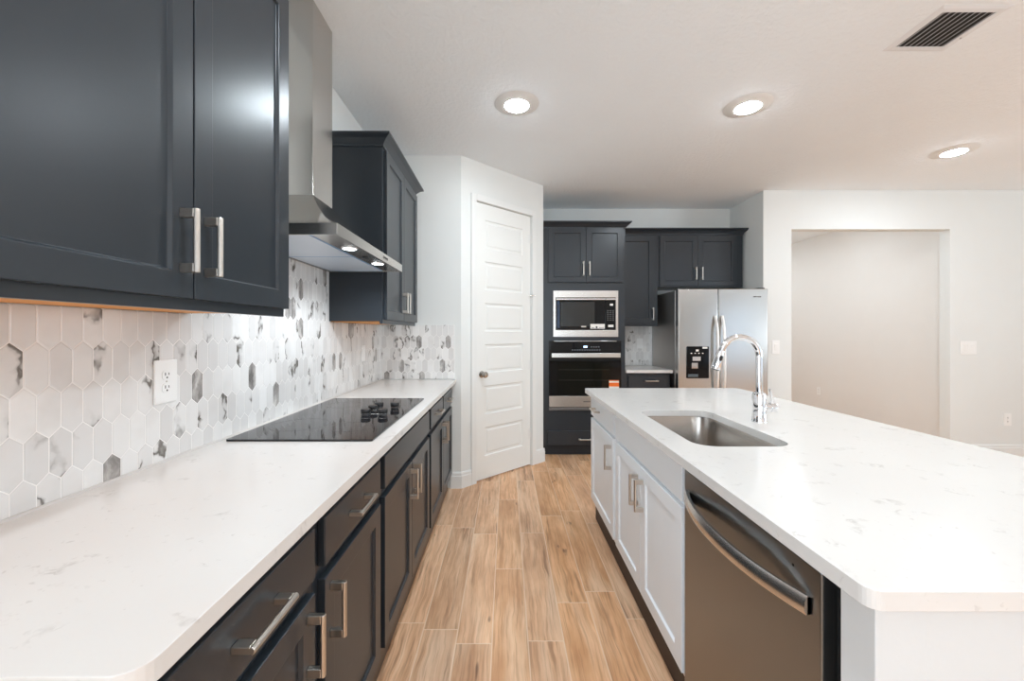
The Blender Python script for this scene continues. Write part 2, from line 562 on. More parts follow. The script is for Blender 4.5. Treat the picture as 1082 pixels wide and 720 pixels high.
# far side of the room behind the camera, with the windows the daylight comes from
def wall_with_hole(fn, holes, L, mat):
    bm = NB()
    x = 0
    for (a, b, c, d) in holes:
        box(bm, *fn(x, a, 0, CEIL)); box(bm, *fn(a, b, 0, c)); box(bm, *fn(a, b, d, CEIL))
        x = b
    box(bm, *fn(x, L, 0, CEIL))
    return bm
fn = lambda u0, u1, z0, z1: ((-1.17 + u0, -7.1, z0), (-1.17 + u1, -6.98, z1))
struct('wall_rear', wall_with_hole(fn, [(1.04, 2.80, 0.57, 2.33)], 8.45, None), M['wall'])
fn = lambda u0, u1, z0, z1: ((7.18, -6.98 + u0, z0), (7.3, -6.98 + u1, z1))
struct('wall_living', wall_with_hole(fn, [(1.15, 3.61, 0.22, 2.30), (5.35, 7.81, 0.57, 2.33)], 11.19, None), M['wall'])
def window(name, a, b, along, X=7.22):
    bm = NB()
    (u0, z0), (u1, z1) = a, b
    def bar(p0, p1, q0, q1):
        if along == 'x':
            box(bm, (p0, -7.06, q0), (p1, -7.02, q1))
        else:
            box(bm, (X, p0, q0), (X + 0.04, p1, q1))
    w = 0.05
    bar(u0, u0 + w, z0, z1); bar(u1 - w, u1, z0, z1); bar(u0 + w, u1 - w, z0, z0 + w); bar(u0 + w, u1 - w, z1 - w, z1)
    m = (u0 + u1) / 2
    bar(m - w / 2, m + w / 2, z0 + w, z1 - w)
    struct(name, bm, M['trim'])
window('window_1', (-0.13, 0.57), (1.63, 2.33), 'x')
window('window_2', (-5.83, 0.22), (-3.37, 2.30), 'y')
window('window_3', (-1.63, 0.57), (0.83, 2.33), 'y')
window('added_window_4', (-2.93, 0.57), (-0.47, 2.33), 'y', XW - 0.10)  # invented window out of view, frames the added left fill

# pantry door
bm = NB()
def door_slab():
    bm = NB()
    W, H, T = DX1 - DX0, DH - 0.012, 0.035
    zs = [0.0]
    st = 0.105
    hp = (H - 0.20 - 0.14 - 5 * 0.115) / 6
    panels = []
    z = 0.20
    for k in range(6):
        panels.append((z, z + hp))
        z += hp + 0.115
    # front built as stiles, rails and recessed panels that share edges
    box(bm, (0, 0.010, 0), (W, T, H))
    box(bm, (0, 0, 0), (st, 0.010, H)); box(bm, (W - st, 0, 0), (W, 0.010, H))
    prev = 0.0
    for a, b in panels:
        box(bm, (st, 0, prev), (W - st, 0.010, a))
        prev = b
        q = lambda i, y: [(st + i, y, a + i), (W - st - i, y, a + i), (W - st - i, y, b - i), (st + i, y, b - i)]
        rings(bm, [q(0.000, 0.0), q(0.006, 0.0075), q(0.022, 0.0085), q(0.034, 0.0035)], False, True)
    box(bm, (st, 0, prev), (W - st, 0.010, H))
    return bm
ang = lambda u, v: (PX0 + u * math.cos(PA) - v * math.sin(PA), PY0 + u * math.sin(PA) + v * math.cos(PA))
dx, dy = ang(DX0, 0.008)
door = struct('door_1', door_slab(), M['door'], loc=(dx, dy, 0.012), rz=PA)
DW = DX1 - DX0
bm = NB()
kz = 1.308 - (397 - VPY) * 3.45 / F_PX - 0.012
lathe(bm, [(0.030, 0.0), (0.030, 0.004), (0.013, 0.008), (0.011, 0.030), (0.020, 0.036), (0.027, 0.046), (0.028, 0.056), (0.022, 0.064), (0.0, 0.066)], (0.066, 0, kz), 'y', 24, True, False)
obj('door_knob', bm, M['knob_metal'], door, smooth=True)
for hz in (0.26, 0.93, 2.17):
    bm = lathe(NB(), [(0.0065, 0), (0.0065, 0.09)], (DW - 0.004, -0.010, hz), 'z', 10)
    box(bm, (DW - 0.030, -0.003, hz), (DW - 0.002, 0.0, hz + 0.09))
    obj('hinge', bm, M['trim'], door)
hz = 1.56
bm = lathe(NB(), [(0.0065, 0), (0.0065, 0.09)], (DW - 0.004, -0.010, hz), 'z', 10)
hin = obj('hinge', bm, M['trim'], door)
bm = tube(NB(), [(DW - 0.03, -0.02, hz + 0.095), (DW + 0.004, -0.055, hz + 0.095)], 0.006, 10)
tube(bm, [(DW - 0.004, -0.010, hz + 0.088), (DW - 0.004, -0.010, hz + 0.102)], 0.008, 10)
obj('door_stop', bm, M['knob_metal'], hin)

# casing, jamb
bm = NB()
cw = 0.056
for (u0, u1, z0, z1) in ((DX0 - 0.006 - cw, DX0 - 0.006, 0, DH + 0.006 + cw), (DX1 + 0.006, DX1 + 0.006 + cw, 0, DH + 0.006 + cw), (DX0 - 0.006, DX1 + 0.006, DH + 0.006, DH + 0.006 + cw)):
    box(bm, (u0, -0.016, z0), (u1, 0.0, z1))
struct('trim_1', bm, M['trim'], loc=(PX0, PY0, 0), rz=PA, bevel=0.004)
bm = NB()
box(bm, (DX0 - 0.0035, 0.0462, 0), (DX0 + 0.012, 0.075, DH)); box(bm, (DX1 - 0.012, 0.0462, 0), (DX1 + 0.0035, 0.075, DH))
struct('trim_2', bm, M['trim'], loc=(PX0, PY0, 0), rz=PA)

# baseboards
def base_profile(bm, p0, p1, h=0.135, t=0.014, ext0=0.0, ext1=0.0):
    p0, p1 = Vector((*p0, 0)), Vector((*p1, 0))
    d = (p1 - p0).normalized()
    nrm = Vector((d.y, -d.x, 0))       # room side is on the right of the walking direction
    prof = [(0, 0), (t, 0), (t, h - 0.035), (t * 0.75, h - 0.028), (t * 0.75, h - 0.012), (t * 0.4, h), (0, h)]
    rings(bm, [[p0 - d * ext0 + nrm * a + Vector((0, 0, z)) for a, z in prof], [p1 + d * ext1 + nrm * a + Vector((0, 0, z)) for a, z in prof]])
    return bm
struct('baseboard_left', base_profile(NB(), (-0.466, YR), (PX0 + 0.004, YR)), M['trim'])
a0, a1 = ang(0.0, 0), ang(DX0 - 0.006 - cw, 0)
b0, b1 = ang(DX1 + 0.006 + cw, 0), ang(PLN, 0)
struct('baseboard_pantry', base_profile(base_profile(NB(), a0, a1, ext0=0.004), b0, b1, ext1=0.012), M['trim'])
struct('baseboard_right', base_profile(base_profile(NB(), (XA, YF), (OX0, YF)), (OX1, YF), (7.18, YF)), M['trim'])
struct('baseboard_hall', base_profile(NB(), (XH, 8.1), (XH, YF + 0.105)) if False else base_profile(NB(), (XH, YF + 0.105 + 3.7), (XH, YF + 0.105)), M['trim'])

# ------------------------------------------------------------------ tiled backsplash
TW, TP, TA = 0.049, 0.100, 0.021        # tile width, row pitch, tip height
def clip(poly, x0, z0, x1, z1):
    for ax, lim, sgn in ((0, x0, 1), (0, x1, -1), (1, z0, 1), (1, z1, -1)):
        out = []
        for i in range(len(poly)):
            p, q = poly[i], poly[(i + 1) % len(poly)]
            dp, dq = (p[ax] - lim) * sgn, (q[ax] - lim) * sgn
            if dp >= 0:
                out.append(p)
            if (dp > 0 and dq < 0) or (dp < 0 and dq > 0):
                s = dp / (dp - dq)
                out.append((p[0] + (q[0] - p[0]) * s, p[1] + (q[1] - p[1]) * s))
        poly = out
        if len(poly) < 3:
            return None
    return poly

def backsplash(name, rects, px, pz, seed, mix_, loc, rz):
    """local x along the wall, -y out of it, z up (world heights)"""
    rnd = random.Random(seed)
    bm = NB()
    uvl = bm.loops.layers.uv.new('tile')
    tl = bm.faces.layers.float.new('tint')
    X0, X1 = min(r[0] for r in rects), max(r[2] for r in rects)
    Z0, Z1 = min(r[1] for r in rects), max(r[3] for r in rects)
    for (x0, z0, x1, z1) in rects:
        n0 = len(bm.faces)
        box(bm, (x0, -0.0068, z0), (x1, 0, z1), 3)
    gt = 0.0015
    for k in range(int((Z0 - pz) / TP) - 2, int((Z1 - pz) / TP) + 3):
        zc = pz + (k + 0.5) * TP
        for i in range(int((X0 - px) / TW) - 2, int((X1 - px) / TW) + 3):
            xc = px + (i + (0.5 if k % 2 else 0.0)) * TW + TW / 2
            u = rnd.random()
            mi = 2 if u < mix_[0] else (1 if u < mix_[0] + mix_[1] else 0)
            tint = rnd.random()
            ou, ov = rnd.uniform(0, 50), rnd.uniform(0, 50)
            def hexa(s):
                hw = TW / 2 - s
                hs = TP / 2 - TA / 2 - s * 0.3
                ht = TP / 2 + TA / 2 - s * 1.25
                return [(xc - hw, zc - hs), (xc, zc - ht), (xc + hw, zc - hs), (xc + hw, zc + hs), (xc, zc + ht), (xc - hw, zc + hs)]
            for (x0, z0, x1, z1) in rects:
                o = clip(hexa(gt), x0, z0, x1, z1)
                if not o:
                    continue
                cxm, czm = sum(p[0] for p in o) / len(o), sum(p[1] for p in o) / len(o)
                w = max(p[0] for p in o) - min(p[0] for p in o)
                h = max(p[1] for p in o) - min(p[1] for p in o)
                if w < 0.003 or h < 0.003:
                    continue
                s = max(0.5, 1 - 0.0022 / max(0.006, min(w, h)))
                inn = [(cxm + (p[0] - cxm) * s, czm + (p[1] - czm) * s) for p in o]
                vl = rings(bm, [[(p[0], -0.004, p[1]) for p in o], [(p[0], -0.0073, p[1]) for p in o], [(p[0], -0.0078, p[1]) for p in inn]], False, True, True, mi)
                fs = {f for L in vl for v in L for f in v.link_faces}
                for f in fs:
                    f[tl] = tint
                    for lp in f.loops:
                        lp[uvl].uv = (lp.vert.co.x - xc + ou, lp.vert.co.z - zc + ov)
    return struct(name, bm, TILE_M + [M['grout']], loc=loc, rz=rz)
ZS = 1.3695
backsplash('wall_left_backsplash', [(0.46, 0.918, 1.325, ZS), (1.325, 0.918, 2.372, 1.96), (2.372, 0.918, YR - 0.001, ZS)], 0.870, 0.977, 5, (0.05, 0.34), (XW, 0, 0), R(90))
backsplash('wall_left_return_backsplash', [(XW + 0.008, 0.918, -0.436, ZS)], -1.05, 0.977, 9, (0.08, 0.5), (0, YR, 0), 0)
backsplash('wall_back_backsplash', [(1.254, 0.918, 1.80, 1.380)], 1.26, 0.977, 4, (0.0, 0.35), (0, YB, 0), 0)

# ------------------------------------------------------------------ long counter on the left
CT0, CT1 = 0.884, 0.914
XE = -0.4235           # counter edge
XFR = -0.468           # face frame plane
def slab(loop, z0, z1, holes=()):
    bm = NB()
    edges = []
    for L in [loop] + list(holes):
        vs = [bm.verts.new((p[0], p[1], z0)) for p in L]
        edges += [bm.edges.new((vs[i], vs[(i + 1) % len(vs)])) for i in range(len(vs))]
    bmesh.ops.triangle_fill(bm, use_beauty=True, use_dissolve=False, edges=edges)
    ex = bmesh.ops.extrude_face_region(bm, geom=bm.faces[:])
    vs = [e for e in ex['geom'] if isinstance(e, bmesh.types.BMVert)]
    bmesh.ops.translate(bm, verts=vs, vec=(0, 0, z1 - z0))
    return bm
ct = obj('countertop', slab(rrect(XW + 0.0005, 0.4595, XE, YR - 0.0005, 0.035, 6, {'br'}), CT0, CT1), M['quartz'], bevel=0.003)
tag(ct, 'long white quartz countertop along the tiled left wall over dark cabinets', 'countertop')
bm = B((XW + 0.0088, 0.46, CT1), (XW + 0.013, YR - 0.012, CT1 + 0.006))
struct('trim_3', bm, M['caulk'])

GA = 'dark base cabinets along the left wall'
BD = 0.572
Z0B, Z1B = 0.120, CT0
DRZ = (0.728, 0.850)
DOZ = (0.140, 0.697)
RV = 0.025
def run_cab(label, y0, W, fronts):
    return cabinet('base_cabinet', label, 'cabinet', (XFR, y0, 0), R(90), W, BD, Z0B, Z1B, fronts, 'navy', toe=0.020, kickmat='left_kick', group=GA)
W = 0.491
run_cab('dark base cabinet at the near end of the long counter, drawer over door', 0.478, W,
        [('drawer', RV, W - RV, *DRZ, ('h', W / 2, 0.789)), ('door', RV, W - RV, *DOZ, ('v', W - RV - 0.035, 0.60))])
run_cab('dark base cabinet with one drawer over one door just before the cooktop', 0.969 + 0.0005, W,
        [('drawer', RV, W - RV, *DRZ, ('h', W / 2, 0.789)), ('door', RV, W - RV, *DOZ, ('v', RV + 0.035, 0.60))])
W = 0.909
run_cab('wide dark base cabinet under the cooktop with blank drawer front', 1.461, W,
        [('panel', RV, W - RV, *DRZ), ('door', RV, W / 2 - 0.002, *DOZ, ('v', W / 2 - 0.037, 0.60)), ('door', W / 2 + 0.002, W - RV, *DOZ, ('v', W / 2 + 0.037, 0.60))])
W = 0.975
run_cab('dark base cabinet at the far end by the pantry, two drawers over two doors', 2.3705, W,
        [('drawer', RV, W / 2 - RV / 2, *DRZ, ('h', W / 4 + 0.01, 0.789)), ('drawer', W / 2 + RV / 2, W - RV, *DRZ, ('h', 0.75 * W - 0.01, 0.789)),
         ('door', RV, W / 2 - 0.002, *DOZ, ('v', W / 2 - 0.037, 0.60)), ('door', W / 2 + 0.002, W - RV, *DOZ, ('v', W / 2 + 0.037, 0.60))])

# cooktop
t = thing('cooktop', 'black glass electric cooktop with knobs set in the left counter', 'cooktop', (-0.745, 1.907, CT1))
cx0, cx1, cy = -0.268, 0.262, 0.457
loop = rrect(cx0, -cy, cx1, cy, 0.006, 3)
obj('glass_top', slab(loop, 0.0005, 0.0075), M['cook_glass'], t, 0.0015)
for (kx, ky) in ((-0.655, 1.873), (-0.575, 1.873), (-0.652, 1.965), (-0.647, 2.045), (-0.567, 2.045)):
    bm = lathe(NB(), [(0.020, 0.0076), (0.0195, 0.011), (0.0185, 0.014), (0.0215, 0.019), (0.0225, 0.034), (0.0205, 0.0375), (0.0, 0.0375)], (kx + 0.745, ky - 1.907, 0), 'z', 28, True, False)
    kb = obj('knob', bm, M['black_plastic'], t, smooth=True)
    obj('knob_ring', lathe(NB(), [(0.0185, 0.0140), (0.0222, 0.0172), (0.0222, 0.0186), (0.0185, 0.0195)], (kx + 0.745, ky - 1.907, 0), 'z', 28), M['chrome'], kb, smooth=True)
M['burner'] = mat_plain('burner_print', (0.03, 0.03, 0.032, 1), 0.3)
for (bx, by, r) in ((-0.12, -0.22, 0.115), (-0.12, 0.24, 0.09), (0.11, -0.26, 0.085)):
    bm = NB()
    lathe(bm, [(r, 0.0075), (r, 0.0077), (r - 0.002, 0.0077), (r - 0.002, 0.0075)], (bx, by, 0), 'z', 40, False, False)
    obj('burner_ring', bm, M['burner'], t)
obj('printed_marks', box(box(box(NB(), (0.105, -0.008, 0.0075), (0.125, -0.002, 0.0078)), (0.13, -0.010, 0.0075), (0.142, -0.002, 0.0078)), (0.147, -0.008, 0.0075), (0.165, -0.003, 0.0078)), M['paper'], t)

# ------------------------------------------------------------------ upper cabinets on the left wall
XUF = -0.731           # frame plane of wall cabinets
UD = XW * -1 + XUF - 0.001
UZ0, UZ1 = 1.374, 2.405
W = 0.85
y0 = 1.322 - W
cabinet('upper_cabinet', 'dark two-door wall cabinet in the near left foreground beside the range hood', 'cabinet', (XUF, y0, 0), R(90), W, UD, UZ0, UZ1,
        [('door', 0.005, W - 0.408, UZ0 + 0.010, UZ1 - 0.012, ('v', W - 0.442, UZ0 + 0.135)), ('door', W - 0.404, W - 0.006, UZ0 + 0.010, UZ1 - 0.012, ('v', W - 0.370, UZ0 + 0.135))],
        crown_kw=dict(left=True, right=True), bottom='maple', group='dark wall cabinets on the left wall')
W = 0.85
cabinet('upper_cabinet', 'dark two-door wall cabinet beyond the range hood, with crown moulding', 'cabinet', (XUF, 2.374, 0), R(90), W, UD, UZ0, UZ1,
        [('door', 0.024, W / 2 - 0.002, UZ0 + 0.010, UZ1 - 0.012, ('v', W / 2 - 0.034, UZ0 + 0.135)), ('door', W / 2 + 0.002, W - 0.012, UZ0 + 0.010, UZ1 - 0.012, ('v', W / 2 + 0.034, UZ0 + 0.135))],
        crown_kw=dict(left=True, right=True), bottom='maple', group='dark wall cabinets on the left wall')

# ------------------------------------------------------------------ range hood
HZ = 1.662
HW, HD = 0.905, 0.431
t = thing('range_hood', 'stainless steel chimney range hood mounted over the cooktop', 'range hood', (-0.611, 1.452, HZ), R(90))
bm = NB()
q = lambda i, z: [(i, i, z), (HW - i, i, z), (HW - i, HD - i, z), (i, HD - i, z)]
rings(bm, [q(0, 0.0), q(0, 0.042), q(0.02, 0.042)], False, True)
rings(bm, [q(0, 0.0), q(0.012, 0.0), q(0.012, 0.016)], False, True)
obj('rim', bm, M['steel'], t, 0.001)
bm = NB()
CH0, CH1, CHY, CHZ = 0.338, 0.538, 0.250, 0.258
loops = []
n = 12
for k in range(n + 1):
    s = k / n
    z = 0.0422 + (CHZ - 0.0422) * (0.42 * s + 0.58 * s * s)
    a = s
    loops.append([(CH0 * a, CHY * a, z), (HW + (CH1 - HW) * a, CHY * a, z), (HW + (CH1 - HW) * a, HD, z), (CH0 * a, HD, z)])
rings(bm, loops)
obj('canopy', bm, M['steel_v'], t, smooth=True)
obj('chimney', B((CH0, CHY, CHZ), (CH1, HD, CEIL - HZ - 0.002)), M['steel_v'], t, 0.001)
obj('lamp_strip', B((0.013, 0.013, 0.004), (HW - 0.013, 0.105, 0.0155)), M['steel'], t, 0.001)
for xa, xb in ((0.016, HW / 2 - 0.003), (HW / 2 + 0.003, HW - 0.016)):
    f = obj('filter', B((xa, 0.110, 0.003), (xb, HD - 0.016, 0.0155)), M['film'], t, 0.002)
    bm = NB()
    box(bm, (xa, 0.108, 0.0026), (xb, 0.114, 0.004)); box(bm, (xb - 0.006, 0.114, 0.0026), (xb, HD - 0.016, 0.004))
    obj('film_edge', bm, M['film_edge'], f)
for lx in (0.265, 0.64):
    l = obj('lamp', lathe(NB(), [(0.035, 0.004), (0.034, 0.0015), (0.028, 0.0012)], (lx, 0.058, 0), 'z', 28), M['chrome'], t, smooth=True)
    obj('lens', lathe(NB(), [(0.029, 0.0013), (0.024, -0.0005), (0.0, -0.0012)], (lx, 0.058, 0), 'z', 28, True, False), M['led'], l, smooth=True)
    sd = bpy.data.lights.new('hood_lamp_light', 'SPOT')
    sd.energy, sd.color, sd.shadow_soft_size, sd.spot_size, sd.spot_blend = LED_POWER, (0.86, 0.93, 1.0), 0.011, R(155), 0.6
    so = bpy.data.objects.new('hood_lamp_light', sd)
    COL.objects.link(so)
    so.parent = t
    so.location = (lx, 0.058, -0.014)
bm = B((0.55, -0.002, 0.014), (0.62, 0.0, 0.028))
bt = obj('button_panel', bm, M['knob_metal'], t)
bm = NB()
for k in range(4):
    lathe(bm, [(0.0045, 0.002), (0.0045, 0.0035)], (0.559 + 0.017 * k, 0, 0.021), 'y', 12)
obj('buttons', bm, M['black_plastic'], bt)
obj('sensor', B((0.44, 0.045, 0.0025), (0.475, 0.07, 0.004)), M['black_plastic'], t)

# ------------------------------------------------------------------ oven tower
XO, WO, YO = 0.386, 0.866, 4.240
OD = YB - YO - 0.001
px = lambda x: (x - VPX) * 4.22 / F_PX - XO       # photo column -> local x on the tower front
pz = lambda y: CAM_Z + (VPY - y) * 4.22 / F_PX
MW = (px(584.6), px(653.2), pz(356.2), pz(307.3))
OV = (px(580.2), px(656.4), pz(434.0), pz(360.2))
def tower_body():
    """box with two appliance openings"""
    bm = NB()
    zt, zb = UZ1, 0.114
    box(bm, (0, 0, zb), (MW[0] + 0.012, 0.02, zt))
    box(bm, (MW[1] - 0.012, 0, zb), (WO, 0.02, zt))
    xm0, xm1 = MW[0] + 0.012, MW[1] - 0.012
    box(bm, (xm0, 0, MW[3] - 0.012), (xm1, 0.02, zt))
    box(bm, (xm0, 0, OV[3] - 0.012), (xm1, 0.02, MW[2] + 0.012))
    box(bm, (xm0, 0, zb), (xm1, 0.02, OV[2] + 0.012))
    box(bm, (0, 0.02, zb), (0.018, OD, zt)); box(bm, (WO - 0.018, 0.02, zb), (WO, OD, zt))
    box(bm, (0.018, OD - 0.018, zb), (WO - 0.018, OD, zt))
    for z in (zb, OV[2] - 0.06, OV[3] + 0.01, MW[3] + 0.02, zt - 0.018):
        box(bm, (0.018, 0.02, z), (WO - 0.018, OD - 0.018, z + 0.018))
    return bm
t = thing('oven_cabinet', 'tall charcoal cabinet tower holding the microwave and wall oven', 'cabinet', (XO, YO, 0))
obj('body', tower_body(), M['navy'], t)
obj('toe_kick', B((0, 0.075, 0), (WO, 0.09, 0.114)), M['kick'], t)
d0, d1, d2, d3 = px(579.4), px(619.2), px(619.8), px(658.2)
for (a, b, hx) in ((d0, d1 - 0.0, d1 - 0.030), (d1 + 0.004, d3, d1 + 0.034)):
    p = obj('door', shaker(NB(), a, b, pz(298.5), pz(240.6)), M['navy'], t, 0.0016)
    obj('handle', pull('v', hx, pz(284.2), -0.02, 0.15), M['nickel'], p, 0.0012)
p = obj('drawer', B((px(578.7), -0.02, pz(470.6)), (px(656.5), 0, pz(455.6))), M['navy'], t, 0.003)
obj('handle', pull('h', px(618.2), pz(464.2), -0.02, 0.14), M['nickel'], p, 0.0012)
obj('crown_moulding', crown(WO, OD, UZ1, left=False, right=True, back=OD - 0.215), M['navy'], t, 0.001)

# microwave
mx0, mx1, mz0, mz1 = MW
t = thing('microwave', 'built-in stainless microwave with black glass door above the oven', 'microwave', (XO + (mx0 + mx1) / 2, YO, mz0))
hw, mh = (mx1 - mx0) / 2, mz1 - mz0
bm = NB()
ft = 0.022
q = lambda i0, i1, j0, j1, y: [(-hw + i0, y, j0), (hw - i1, y, j0), (hw - i1, y, mh - j1), (-hw + i0, y, mh - j1)]
rings(bm, [q(0, 0, 0, 0, -0.001), q(0, 0, 0, 0, -ft), q(0.026, 0.026, 0.072, 0.072, -ft), q(0.028, 0.028, 0.074, 0.074, -0.010)])
obj('trim_frame', bm, M['steel'], t, 0.0015)
obj('housing', B((-hw + 0.03, 0.0, 0.03), (hw - 0.03, 0.40, mh - 0.03)), M['dark_void'], t)
gx0, gx1, gz0, gz1 = -hw + 0.028, hw - 0.028, 0.075, mh - 0.075
cpx = gx1 - 0.105
p = obj('door', B((gx0, -0.026, gz0), (cpx - 0.002, -0.0105, gz1 - 0.0)), M['black_glass'], t, 0.002)
obj('window', B((gx0 + 0.05, -0.0266, gz0 + 0.035), (cpx - 0.115, -0.0258, gz1 - 0.045)), mat_plain('microwave_window_mesh', (0.016, 0.016, 0.015, 1), 0.2), p)
obj('handle', B((gx0, -0.034, gz1 - 0.024), (cpx - 0.002, -0.026, gz1 - 0.006)), M['steel'], p, 0.003)
c = obj('control_panel', B((cpx, -0.026, gz0), (gx1, -0.0105, gz1)), M['black_glass'], t, 0.002)
obj('panel_cap', B((cpx, -0.034, gz1 - 0.024), (gx1, -0.026, gz1 - 0.006)), M['steel'], c, 0.003)
bm = NB()
for r in range(6):
    for k in range(3):
        box(bm, (cpx + 0.016 + k * 0.028, -0.0268, gz0 + 0.098 + r * 0.020), (cpx + 0.030 + k * 0.028, -0.026, gz0 + 0.104 + r * 0.020))
obj('buttons', bm, mat_plain('grey_button_print', srgb(120, 122, 124), 0.5), c)
obj('display', B((cpx + 0.045, -0.0268, gz1 - 0.083), (cpx + 0.078, -0.026, gz1 - 0.062)), M['paper'], c)
obj('start_button', B((cpx + 0.026, -0.0268, gz0 + 0.028), (cpx + 0.082, -0.026, gz0 + 0.052)), M['paper'], c)
s = obj('sticker', B((cpx - 0.160, -0.0268, gz0 + 0.012), (cpx - 0.010, -0.0260, gz0 + 0.060)), M['paper'], p)
bm = NB()
lathe(bm, [(0.011, 0.0268), (0.011, 0.0274)], (cpx - 0.095, 0, gz0 + 0.026), 'y', 16)
box(bm, (cpx - 0.150, -0.0274, gz0 + 0.020), (cpx - 0.118, -0.0267, gz0 + 0.025)); box(bm, (cpx - 0.07, -0.0274, gz0 + 0.020), (cpx - 0.02, -0.0267, gz0 + 0.025))
obj('sticker_print', bm, M['slot'], s)
obj('badge', B((cpx - 0.255, -0.0268, gz0 + 0.026), (cpx - 0.205, -0.0260, gz0 + 0.040)), M['nickel'], p)
obj('blue_reflection', B((gx0 + 0.010, -0.0268, gz0 + 0.02), (gx0 + 0.040, -0.0260, gz1 - 0.035)), mat_plain('blue_reflection_paint', srgb(30, 48, 74), 0.2, var=0.6, vscale=25), p)  # blue reflection on the door glass, painted as a thin strip

# wall oven
ox0, ox1, oz0, oz1 = OV
t = thing('built_in_oven', 'built-in single wall oven with black glass door below the microwave', 'oven', (XO + (ox0 + ox1) / 2, YO, oz0))
hw, oh = (ox1 - ox0) / 2, oz1 - oz0
zz = lambda y: pz(y) - oz0
obj('housing', B((-hw + 0.03, 0.0, 0.03), (hw - 0.03, 0.52, oh - 0.03)), M['dark_void'], t)
c = obj('control_panel', B((-hw, -0.022, zz(371.8)), (hw, -0.001, oh)), M['black_glass'], t, 0.002)
obj('display', B((-0.018, -0.0226, zz(367.6)), (0.022, -0.0218, zz(365.6))), M['display'], c)
bm = NB()
for k in range(12):
    box(bm, (-0.14 + 0.026 * k, -0.0226, zz(370.3)), (-0.127 + 0.026 * k, -0.0218, zz(369.7)))
obj('control_marks', bm, mat_plain('pale_panel_print', srgb(150, 156, 165), 0.5), c)
bm = NB()
for k in range(4):
    box(bm, (0.06 + 0.026 * k, -0.0226, zz(367.2)), (0.070 + 0.026 * k, -0.0218, zz(366.4)))
obj('key_marks', bm, bpy.data.materials['pale_panel_print'], c)
obj('vent_slots', B((-hw + 0.05, -0.0235, oh - 0.007), (hw - 0.05, -0.021, oh - 0.002)), M['steel'], c)
d = obj('door', B((-hw, -0.026, zz(418.6)), (hw, -0.001, zz(372.2))), M['black_glass'], t, 0.003)
obj('window', B((-hw + 0.085, -0.0266, zz(417)), (hw - 0.10, -0.0258, zz(383))), mat_plain('oven_window_glass', (0.006, 0.006, 0.004, 1), 0.05, spec=0.25), d)
bm = NB()
for z in (zz(391), zz(402)):
    box(bm, (-hw + 0.1, -0.0268, z), (hw - 0.12, -0.0262, z + 0.003))
obj('rack_glints', bm, mat_plain('oven_rack_glint', (0.03, 0.03, 0.025, 1), 0.3), d)  # strips on the glass painted as glints of racks inside
bm = B((-hw + 0.022, -0.060, zz(377.8)), (hw - 0.018, -0.046, zz(373.2)))
for s in (-1, 1):
    box(bm, (s * (hw - 0.06) - 0.012, -0.047, zz(376.6)), (s * (hw - 0.06) + 0.012, -0.0258, zz(374.2)))
obj('handle', bm, M['steel'], d, 0.003)
p = obj('door_trim', B((-hw, -0.026, zz(430.2)), (hw, -0.001, zz(418.6) - 0.001)), M['steel'], t, 0.002)
obj('badge', B((-0.02, -0.0266, zz(425.0)), (0.055, -0.0258, zz(424.3))), M['slot'], p)
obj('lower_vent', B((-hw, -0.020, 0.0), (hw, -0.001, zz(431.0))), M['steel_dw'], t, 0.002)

# orange and white tag stuck to the oven door glass
t = thing('paper_tag', 'orange and white paper tag on the lower right of oven door', 'tag', (1.128, YO - 0.0266, 0.719))
obj('card', B((-0.052, -0.0015, -0.05), (0.052, -0.0002, 0.088)), M['paper'], t)
obj('orange_band', B((-0.052, -0.0022, 0.022), (0.052, -0.0015, 0.062)), M['orange'], t)
obj('orange_stripe', B((-0.052, -0.0022, 0.079), (0.052, -0.0015, 0.088)), M['orange'], t)

# ------------------------------------------------------------------ cabinets round the refrigerator
YU = 4.520
W = 0.445
x0 = XO + WO + 0.001
cabinet('upper_cabinet', 'narrow single-door charcoal wall cabinet between oven tower and refrigerator', 'cabinet', (x0, YU, 0), 0, W, YB - YU - 0.001, 1.392, UZ1,
        [('door', 0.010, W - 0.045, 1.404, UZ1 - 0.02, ('v', W - 0.062, 1.515))], crown_kw=dict(left=False, right=False), bottom='navy', group='charcoal wall cabinets on the back wall')
xf = x0 + W + 0.001
W2 = 2.655 - xf
cabinet('upper_cabinet', 'charcoal two-door wall cabinet above the stainless refrigerator', 'cabinet', (xf, YU, 0), 0, W2, YB - YU - 0.001, 1.812, UZ1,
        [('door', 0.020, 0.447, 1.826, UZ1 - 0.02, ('v', 0.447 - 0.032, 1.965)), ('door', 0.451, 0.878, 1.826, UZ1 - 0.02, ('v', 0.451 + 0.032, 1.965))],
        crown_kw=dict(left=False, right=True), group='charcoal wall cabinets on the back wall')
W = 0.47
cabinet('base_cabinet', 'small charcoal drawer base cabinet between oven tower and refrigerator', 'cabinet', (x0, YO, 0), 0, W, YB - YO - 0.001, 0.114, CT0,
        [('drawer', 0.03, W - 0.03, *DRZ, ('h', W / 2 + 0.03, 0.800)), ('door', 0.03, W - 0.03, *DOZ, ('v', W - 0.07, 0.6))], toe=0.075)
o = obj('countertop', slab(rrect(x0, YO - 0.05, 1.738, YB - 0.0005, 0.008, 3, {'br'}), CT0, CT1), M['quartz'], bevel=0.003)
tag(o, 'short white quartz countertop between oven tower and refrigerator', 'countertop')

